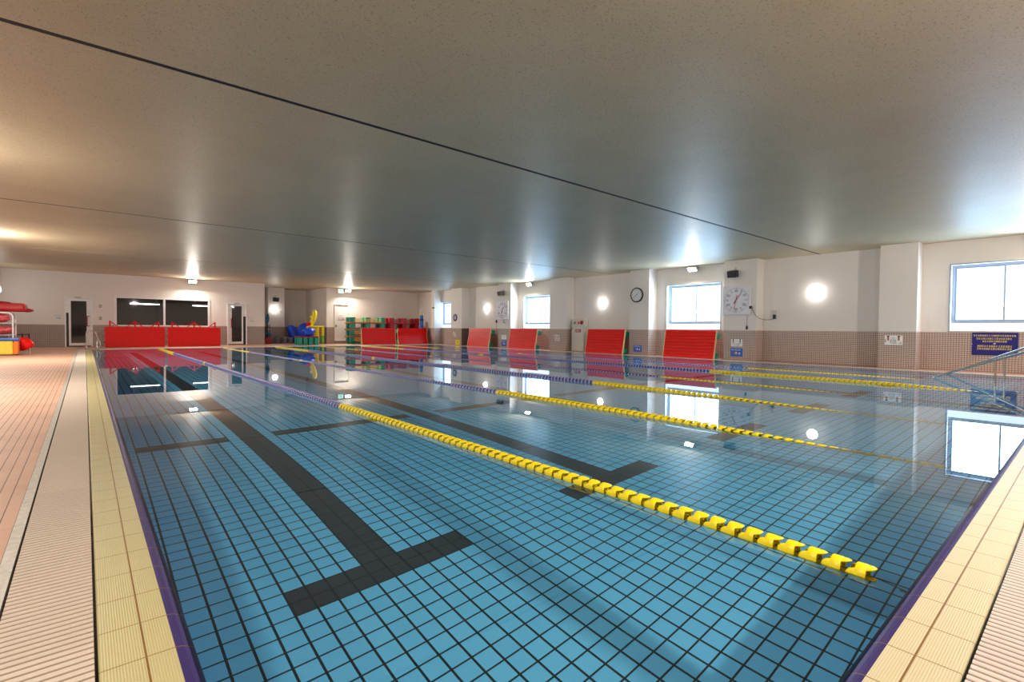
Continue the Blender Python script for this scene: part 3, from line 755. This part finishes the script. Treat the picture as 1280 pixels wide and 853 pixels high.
handrail(15.35, 2.28, 'steel step handrail dipping into the water, right of the pair', .66)
t = empty('pool_ladder', (.05, 26.0, 0), 'steel grab rail loop at the far left pool corner', 'ladder')
for dx in (0, .06):
    pass
MB().tube([(-.02, .0, 0), (-.02, 0, .62), (0, 0, .70), (.07, 0, .745), (.16, 0, .745), (.24, 0, .70), (.28, 0, .62), (.40, 0, .22), (.42, 0, .14), (.36, 0, .08), (.33, -.02, -.05)], .02, 12).build('rail', 'steel', t)
MB().tube([(.30, -.35, 0), (.30, -.35, .3), (.31, -.3, .42), (.33, -.2, .44), (.34, -.12, .3), (.34, -.12, -.3)], .018, 10).build('rail', 'steel', t)
for x, y in ((-.02, 0), (.30, -.35)):
    MB().lathe([(.02, 0), (.05, 0), (.05, .01), (.02, .02)], 14, T=Tm((x, y, 0))).build('base_flange', 'steel', t)

# ------------------------------------------------------------------ platforms (red boards with legs)
def platform(L, W, name='pool_platform', slab='red', edge='cream', leg='green', nleg=3, H=.26, bars=True, curve=0.0):
    """local: board in the x-z plane facing -y, bottom edge on z=0; legs reach to +y"""
    t = empty(name, (0, 0, 0), 'x', 'platform'); n = 9; mb = MB()
    vs = []; fs = []
    # board made of planks with shallow grooves; optional bow along the height
    zz = []
    for k in range(n):
        a, b = k*W/n, (k+1)*W/n
        zz += [(a, .012), (a+.007, .0), (b-.007, .0), (b, .012)]
    def bow(z): return curve*math.sin(PI*z/W)
    for z, d in zz:
        for x in (-L/2+.022, L/2-.022): vs.append((x, d+bow(z), z))
    fs = [(2*i, 2*i+1, 2*i+3, 2*i+2) for i in range(len(zz)-1)]
    mb.add(vs, fs)
    vb = []
    for z, d in zz:
        for x in (-L/2+.022, L/2-.022): vb.append((x, .045+bow(z), z))
    mb.add(vb, [f[::-1] for f in fs])
    mb.add([vs[-2], vs[-1], vb[-1], vb[-2]], [(0, 1, 2, 3)]); mb.add([vs[0], vs[1], vb[1], vb[0]], [(3, 2, 1, 0)])
    mb.build('board', slab, t)
    for sx in (-1, 1):
        mb = MB(); x0, x1 = sx*L/2, sx*(L/2-.024); pr = [(z, bow(z)) for z in [W*k/8 for k in range(9)]]
        vs = []
        for z, d in pr: vs += [(x0, d-.004, z), (x1, d-.004, z), (x1, d+.05, z), (x0, d+.05, z)]
        fs = []
        for k in range(8):
            for q in range(4): fs.append((4*k+q, 4*k+(q+1) % 4, 4*k+4+(q+1) % 4, 4*k+4+q))
        fs += [(3, 2, 1, 0), (32, 33, 34, 35)]
        mb.add(vs, fs); mb.build('edge_strip', edge, t)
    for k in range(nleg):
        x = -L/2+.12+(L-.24)*k/(nleg-1)
        for z0, z1 in ((.06, .26), (W-.26, W-.06)):
            mb = MB().box(x-.1, x+.1, .046+curve, .046+H, z0, z1, bev=.02).box(x-.075, x+.075, .046+H, .06+H, z0+.03, z1-.03)
            mb.build('leg', leg, t)
    if bars:
        for z in (.16, W-.16):
            MB().tube([(-L/2+.22, .12, z), (L/2-.22, .12, z)], .016, 8).build('crossbar', 'yellow_board', t)
    return t
RP = [(8.384, 10.357, 'red board platform on its side under the window by the large clock'), (12.15, 14.098, 'red board platform on its side beside the fire hydrant cabinet'),
      (17.193, 19.184, 'red board platform on its side under the distant window right of the square clock'), (20.752, 22.681, 'red board platform on its side left of the distant square clock')]
for y0, y1, lab in RP:
    t = platform(y1-y0, 1.0); t.location = (16.07, (y0+y1)/2, 0); t.rotation_euler = Euler((R(-10.5), 0, RZ)); t['label'] = lab
    t['group'] = 'red platforms leaning along the right wall'
for x0, x1, lab, cv in ((11.98, 14.12, 'flat red board platform on its side in front of the green stack', .02), (14.28, 16.32, 'shiny bowed red board platform on its side in front of the red stack', .07)):
    t = platform(x1-x0, .96, curve=cv*1.3); t.location = ((x0+x1)/2, 27.2, 0); t.rotation_euler = Euler((R(-7), 0, 0)); t['label'] = lab
# far left pair with folding tubular red legs
for x0, x1, lab in ((.65, 2.8, 'plain red panel platform with triangular tube legs, left of the pair'), (2.915, 5.06, 'plain red panel platform with triangular tube legs, right of the pair')):
    t = empty('pool_platform', ((x0+x1)/2, 28.0, 0), lab, 'platform'); L = x1-x0
    mb = MB().box(-L/2, L/2, 0, .06, 0, .90, bev=.006); mb.build('board', 'red', t)
    for k in (.02, .49, .955):
        x = -L/2+.14+(L-.28)*k; s_ = -1 if k > .9 else 1
        MB().box(x-.03, x+.03, .06, .1, .5, 1.165).build('leg', 'red', t)
        Tg = Tm((x, .08, 1.15), (0, s_*R(128), 0)); MB().box(-.02, .02, -.015, .015, 0, .42, T=Tm((x, .08, 1.145), (0, s_*R(130), 0))).build('brace', 'red', t)
        if k == .49: MB().box(-.02, .02, -.015, .015, 0, .42, T=Tm((x, .08, 1.145), (0, -R(130), 0))).build('brace', 'red', t)
    for z in (.2, .45, .7): MB().box(-L/2-.04, L/2+.04, .1, .14, z, z+.04).build('crossbar', 'red_dark' if z > .3 else 'dark', t)

# stacks behind the far platforms
def flat_platform(L, D, slab, leg, zslab, up, label, group):
    t = empty('pool_platform', (0, 0, 0), label, 'platform', group=group)
    MB().box(-L/2, L/2, -D/2, D/2, zslab-.035, zslab+.035, bev=.012).build('board', slab, t)
    for sx in (-1, 0, 1):
        for sy in (-1, 1):
            x = sx*(L/2-.22); y = sy*(D/2-.16)
            if up: MB().box(x-.15, x+.15, y-.13, y+.13, zslab+.035, zslab+.335, bev=.02).build('leg', leg, t)
            MB().box(x-.15, x+.15, y-.13, y+.13, zslab-.365 if zslab > .5 else .13, zslab-.035, bev=.02).build('leg', leg, t)
    for dz in (.09, .16, .23):
        z = zslab+dz if up else zslab-dz
        MB().box(-L/2+.3, L/2-.3, -D/2+.02, -D/2+.06, z-.016, z+.016).build('crossbar', 'yellow' if leg == 'green' else 'red_dark', t)
    return t
words = ['top', 'second', 'third', 'lowest']
for k, (z, up) in enumerate(((1.245, True), (.845, False), (.445, False))):
    lab = ['topmost', 'middle', 'lowest'][k]
    t = flat_platform(2.32, .8, 'salmon', 'green', z, up, '%s green legged platform of the stack right of the white door' % lab, 'green legged platforms stacked by the far wall'); t.location = (12.9, 28.75, 0)
    t = flat_platform(2.2, .8, 'red_dark', 'red_dark', z, up, '%s all red platform of the stack in the far right corner' % lab, 'all red platforms stacked in the far right corner'); t.location = (15.32, 28.75, 0)
# thin bottom spacer platforms would stand on the floor: give the lowest ones feet
for x, m_, lab in ((12.9, 'green', 'long green skid under the green platform stack'), (15.32, 'red_dark', 'long red skid under the red platform stack')):
    o = MB()
    for sx in (-.9, 0, .9): o.box(sx-.12, sx+.12, -.35, .35, 0, .13, bev=.02)
    o.box(-1.0, 1.0, -.05, .05, .03, .09)
    tag(o.build('stack_skid', m_, None, (x, 28.75, 0)), lab, 'skid')
# blue roll standing in the corner
t = empty('rolled_mat', (16.15, 27.75, 0), 'tall thin blue roll with pale top standing in the far right corner', 'rolled mat')
MB().tube([(0, 0, 0), (0, 0, 1.78)], [.105, .10], 14).build('roll', 'blue_sign', t)
MB().tube([(0, 0, 1.78), (0, 0, 1.95)], [.05, .045], 12).build('core_tip', 'yellow_board', t)
MB().tube([(0, 0, 1.42), (0, 0, 1.55)], .12, 14).build('strap', 'black', t)

# ------------------------------------------------------------------ hydrant cabinet, cables
t = empty('hydrant_cabinet', (RX-.012, 15.04, 0), 'ivory fire hydrant cabinet with red round lights on top', 'fire hydrant cabinet', (0, 0, RZ))
body = MB().box(-.36, .38, -.26, 0, .0, 1.12, bev=.008).build('body', 'ivory', t)
dr = MB().box(-.34, .36, -.275, -.26, .03, 1.1, bev=.004).build('door', 'ivory', t)
MB().box(-.13, .21, -.279, -.275, .84, .97).build('red_plate', 'red_dark', dr)
mb = MB(); glyph_lines(mb, [(.905, .07, -.11, .2)], 1, 1, 0, 3, Tm((0, -.28, 0))); mb.build('lettering', 'txt_white', dr)
MB().box(-.33, -.27, -.29, -.275, 1.0, 1.06).build('handle', 'steel', dr)
up = MB().box(-.37, .39, -.24, 0, 1.12, 1.42, bev=.008).build('top_box', 'ivory', t)
for x, m_, nm, r_ in ((-.18, 'steel', 'bell', .07), (.02, 'red', 'call_button', .065), (.22, 'red_dark', 'indicator_lamp', .085)):
    MB().lathe([(0, .05), (r_*.6, .045), (r_, .02), (r_, 0)], 18, T=Tm((x, -.24, 1.27), (PI/2, 0, 0))).build(nm, m_, t)
MB().lathe([(0, .006), (.03, .006), (.03, 0)], 14, T=Tm((.02, -.288, 1.27), (PI/2, 0, 0))).build('button_centre', 'txt_white', t)
# plug socket and hanging cables by the large clock
t = empty('power_socket', (RX, 6.80, 1.5), 'small grey outlet box with black plug right of the large clock', 'socket', (0, 0, RZ))
MB().box(-.04, .06, -.05, 0, 0, .14, bev=.01).build('box', 'dull_steel', t)
MB().box(-.035, .055, -.09, -.03, -.15, -.01, bev=.02).build('plug', 'black', t)
pts = []
for k in range(15):
    u = k/14; y = 7.31-.47*u
    x = FX-.03 if y > 7.13 else FX-.03+(RX-.06-FX+.03)*((7.13-y)/.29)
    pts.append((x, y, 1.72-.37*u-.17*math.sin(PI*u)))
def attach(o, root):
    o.parent = root; o.matrix_parent_inverse = (Matrix.Translation(root.location) @ root.rotation_euler.to_matrix().to_4x4()).inverted()
attach(MB().tube(pts, .007, 6).box(FX-.07, FX-.02, 7.28, 7.36, 1.68, 1.77).build('power_cord', 'black'), clock_a)
attach(MB().tube([(FX-.02, 7.44, 1.50), (FX-.02, 7.44, 1.12), (FX-.02, 7.44, 1.1)], .004, 6).blob((FX-.03, 7.44, 1.07), (.03, .03, .07), 10).build('pull_cord', 'black'), clock_a)
attach(MB().tube([(FX-.02, 20.42, 1.5), (FX-.02, 20.45, 1.42), (FX-.02, 20.47, 1.3), (FX-.02, 20.47, 1.0), (FX-.02, 20.47, .8)], .006, 6).blob((FX-.04, 20.45, 1.35), (.04, .06, .09), 10).build('power_cord', 'black'), clock_b)
attach(MB().tube([(FX-.02, 19.9, 1.47), (FX-.03, 19.9, 1.3), (FX-.03, 19.7, 1.26)], .012, 6).build('pull_cord', 'black'), clock_b)
# ------------------------------------------------------------------ alcove things
def bucket(x, y, mat, label, s=1.0, lidded=False):
    t = empty('bucket', (x, y, 0), label, 'bucket', group='grey and blue buckets in a row in the alcove')
    MB().lathe([(0, .005), (.15*s, .005), (.19*s, .40*s), (.205*s, .40*s), (.205*s, .425*s), (.18*s, .425*s), (.14*s, .02), (0, .02)], 24).build('body', mat, t)
    MB().tube([(.2*s*math.cos(a), .0, .41*s-.12*s*math.sin(a)*0-.0+.05*math.sin(a)) for a in [k*PI/10 for k in range(11)]], .006, 6).build('handle', 'dark', t)
    if lidded: MB().blob((0, 0, .42*s), (.14*s, .14*s, .05), 12).build('contents', 'dark', t)
bucket(8.22, 31.3, 'bucket_grey', 'grey bucket at the left end of the alcove row', .8)
bucket(8.57, 31.3, 'bucket', 'pale blue bucket, second in the alcove row', .84, True)
bucket(8.97, 31.25, 'bucket_grey', 'wide grey bucket holding dark things, third in the alcove row', .92, True)
bucket(9.35, 31.35, 'bucket_grey', 'grey bucket at the right end of the row beside the blue sack', .8)
# teal things behind the wall corner
t = empty('stacked_floats', (7.95, 30.9, 0), 'tall dark pole rack with teal and white bits behind the wall corner', 'float rack')
MB().tube([(0, 0, 0), (0, 0, 1.7)], .025, 8).tube([(.12, 0, 0), (.12, 0, 1.1)], .02, 8).build('pole', 'black', t)
MB().blob((0, 0, 1.45), (.10, .08, .28), 12).build('float_pad', 'teal', t)
MB().blob((.05, -.02, .55), (.16, .1, .12), 12).build('float_pad', 'teal', t)
MB().blob((.1, -.02, 1.02), (.07, .06, .07), 10).box(-.02, .16, -.03, .03, .8, .84).build('clip', 'bucket_grey', t)
MB().box(-.12, .2, -.1, .1, .0, .34, bev=.02).build('base', 'red_dark', t)
# blue sacks
t = empty('blue_sack', (9.82, 31.85, 0), 'tapering blue vinyl float leaning left in the alcove', 'sack')
MB().tube([(.1, 0, 0), (-.02, 0, .35), (-.24, 0, .75), (-.36, 0, .98), (-.40, 0, 1.06)], [.33, .33, .27, .2, .07], 18).build('body', 'blue', t)
t = empty('blue_sack', (10.12, 30.5, 0), 'large lumpy blue vinyl sack beside the yellow float', 'sack')
MB().blob((-.2, .05, .72), (.44, .3, .47), 22, lump=.035, seed=3).blob((-.3, .05, .28), (.36, .28, .3), 18, lump=.03, seed=5).build('body', 'blue', t)
MB().tube([(-.55, .0, 1.02), (-.3, -.1, 1.16), (0, -.1, 1.17), (.2, 0, 1.02)], .05, 8).build('folded_rim', 'blue', t)
# green legged low table with red top, blue crumpled bag on it
t = empty('pool_platform', (9.25, 28.2, 0), 'low red topped platform with green block legs in front of the blue sacks', 'platform')
MB().box(-.56, .56, -.28, .28, .40, .46, bev=.015).build('board', 'red_dark', t)
for x in (-.44, -.15, .15, .44):
    for y in (-.2, .2): MB().box(x-.12, x+.12, y-.09, y+.09, 0, .40, bev=.025).build('leg', 'green', t)
o = MB().blob((0, 0, .23), (.31, .25, .24), 20, lump=.09, seed=9).blob((.18, 0, .3), (.17, .15, .14), 14, lump=.1, seed=2).blob((-.18, .02, .28), (.16, .14, .13), 14, lump=.1, seed=4)
tag(o.build('crumpled_bag', 'blue', None, (9.36, 28.2, .465)), 'crumpled bright blue bag on the low red topped platform', 'bag')
# yellow folding board and lime panel
t = empty('folding_board', (9.92, 28.85, 0), 'tall yellow foam board folded over with a lime green side', 'board')
MB().box(-.38, .2, .28, .36, 0, 1.02, bev=.03, T=Tm((0, 0, 0), (0, 0, 0))).build('panel', 'yellow_board', t)
MB().box(.13, .25, 0, .3, 0, 1.0, bev=.03).box(-.25, .5, .0, .34, .97, 1.04, bev=.03).build('panel', 'yellow', t)
MB().box(.42, .54, .05, .3, .48, 1.02, bev=.02).build('panel', 'yellow', t)
MB().box(.42, .53, .06, .29, .0, .48, bev=.02).build('panel', 'lime', t)
t = empty('inflatable_float', (9.90, 29.02, 1.045), 'yellow inflatable float with red tab standing on the yellow board', 'float')
MB().tube([(-.2, 0, .0), (-.06, 0, .22), (.03, 0, .5), (.06, 0, .8), (.05, 0, .9)], [.1, .13, .14, .12, .05], 16).blob((-.1, 0, .5), (.12, .08, .1), 12).blob((.12, 0, .7), (.08, .07, .14), 12).build('body', 'yellow', t)
MB().blob((-.28, -.04, .1), (.15, .09, .1), 14, lump=.08, seed=4).build('red_tab', 'red', t)

# ------------------------------------------------------------------ rack at the left edge
t = empty('storage_rack', (-2.15, 22.8, 0), 'white tubular storage rack cut by the left picture edge', 'rack')
for y in (-.35, .45):
    MB().tube([(.40, y, 0), (.40, y, 1.20), (.38, y, 1.28), (.3, y, 1.33), (.1, y, 1.34), (-.4, y, 1.34)], .022, 10).build('frame_tube', 'white_frame', t)
    MB().tube([(-.42, y, 0), (-.42, y, 1.34)], .022, 10).build('frame_tube', 'white_frame', t)
for z in (1.0, .62, .16):
    mb = MB()
    for k in range(7): mb.tube([(-.42, -.35+k*.133, z), (.40, -.35+k*.133, z)], .007, 6)
    mb.tube([(-.42, -.35, z), (.4, -.35, z), (.4, .45, z), (-.42, .45, z), (-.42, -.35, z)], .012, 6); mb.build('wire_shelf', 'white_frame', t)
o = MB().blob((-.3, 0, .17), (.5, .32, .17), 20, lump=.04, seed=1).box(-.65, .42, -.3, .3, .01, .28, bev=.09).blob((.42, 0, .06), (.16, .12, .06), 12, lump=.05)
tag(o.build('red_float_bundle', 'red_dark', None, (-1.86, 22.85, 1.362)), 'dark red vinyl bundle on top of the white storage rack', 'bundle')
o = MB().blob((0, 0, .13), (.42, .3, .13), 20, lump=.07, seed=8).blob((.15, -.1, .17), (.25, .2, .1), 16, lump=.1, seed=3)
tag(o.build('arm_floats', 'pink', None, (-2.2, 22.8, 1.02)), 'pink patterned float pile on the upper shelf of the rack', 'floats')
o = MB().blob((0, 0, .13), (.42, .3, .13), 20, lump=.08, seed=18).blob((.2, -.1, .15), (.25, .2, .1), 16, lump=.1, seed=13)
tag(o.build('arm_floats', 'pink', None, (-2.15, 22.8, .632)), 'pink and red float pile on the lower shelf of the rack', 'floats')
t = empty('storage_bin', (-1.80, 21.95, 0), 'yellow bin with blue lid and orange side before the rack', 'bin')
MB().box(-.3, .1, -.2, .2, .03, .46, bev=.03).build('body', 'yellow_board', t); MB().box(.1, .22, -.2, .2, .03, .44, bev=.03).build('side_pocket', 'orange', t)
MB().box(-.34, .24, -.24, .24, .46, .53, bev=.02).build('lid', 'blue_sign', t)
for x in (-.25, .17):
    MB().lathe([(0, 0), (.03, 0), (.03, .035), (0, .035)], 10, T=Tm((x, 0, 0))).build('castor', 'black', t)
t = empty('red_tub', (-1.52, 22.5, 0), 'red vinyl tub on a small steel stand right of the yellow bin', 'tub')
MB().blob((0, 0, .33), (.24, .2, .2), 18, lump=.07, seed=6).build('tub', 'red', t)
for x in (-.15, .15):
    MB().tube([(x, -.1, 0), (x, -.1, .3)], .012, 8).tube([(x, .1, 0), (x, .1, .3)], .012, 8).build('leg', 'steel', t)
t = empty('barrier_rail', (-2.0, 26.6, 0), 'low brown post barrier against the far left tiling', 'barrier')
for x, m_ in ((-.18, 'steel'), (.18, 'brown_rail'), (.36, 'brown_rail')): MB().box(x-.022, x+.022, -.02, .02, 0, .62).build('post', m_, t)
MB().box(-.2, .38, -.015, .015, .56, .60).build('top_rail', 'brown_rail', t)
tag(MB().tube([(LX+.04, 28.9, 3.28), (LX+.04, 28.9, 3.05), (LX+.05, 28.9, 2.7), (LX+.05, 28.9, 2.5)], .02, 8).build('conduit_pipe', 'ivory', None), 'thin pale pipe running down the left corner above the round lamp', 'pipe')

# ------------------------------------------------------------------ camera
yaw, pitch, roll, focal, H = R(40.4586), R(-1.3417), R(-.5103), 625.776, .9471
c, s_ = math.cos(yaw), math.sin(yaw); cp, sp = math.cos(pitch), math.sin(pitch); cr, sr = math.cos(roll), math.sin(roll)
Rt = Vector((c, -s_, 0)); Fw = Vector((s_, c, 0)); Up = Vector((0, 0, 1))
F2 = cp*Fw+sp*Up; U2 = -sp*Fw+cp*Up
R3 = cr*Rt-sr*U2; U3 = sr*Rt+cr*U2
cam = bpy.data.cameras.new('camera'); co = bpy.data.objects.new('camera', cam); COL.objects.link(co)
mw = Matrix(((R3.x, U3.x, -F2.x, 0), (R3.y, U3.y, -F2.y, 0), (R3.z, U3.z, -F2.z, H), (0, 0, 0, 1)))
co.matrix_world = mw
cam.sensor_width = 36; cam.sensor_fit = 'HORIZONTAL'; cam.lens = focal/1280*36; cam.clip_start = .05; cam.clip_end = 200
sc.camera = co

# ------------------------------------------------------------------ world and colour
w = bpy.data.worlds.new('world'); sc.world = w; w.use_nodes = True
w.node_tree.nodes['Background'].inputs[0].default_value = (.7, .85, 1, 1); w.node_tree.nodes['Background'].inputs[1].default_value = 1.0
vs = sc.view_settings; vs.view_transform = 'Standard'; vs.look = 'None'; vs.gamma = 1; vs.exposure = -0.28; vs.use_curve_mapping = False
cy = sc.cycles
cy.use_denoising = True; cy.denoiser = 'OPENIMAGEDENOISE'
cy.max_bounces = 14; cy.diffuse_bounces = 6; cy.glossy_bounces = 6; cy.transmission_bounces = 8; cy.transparent_max_bounces = 8
cy.sample_clamp_indirect = 6; cy.caustics_reflective = True; cy.caustics_refractive = True; cy.blur_glossy = .3
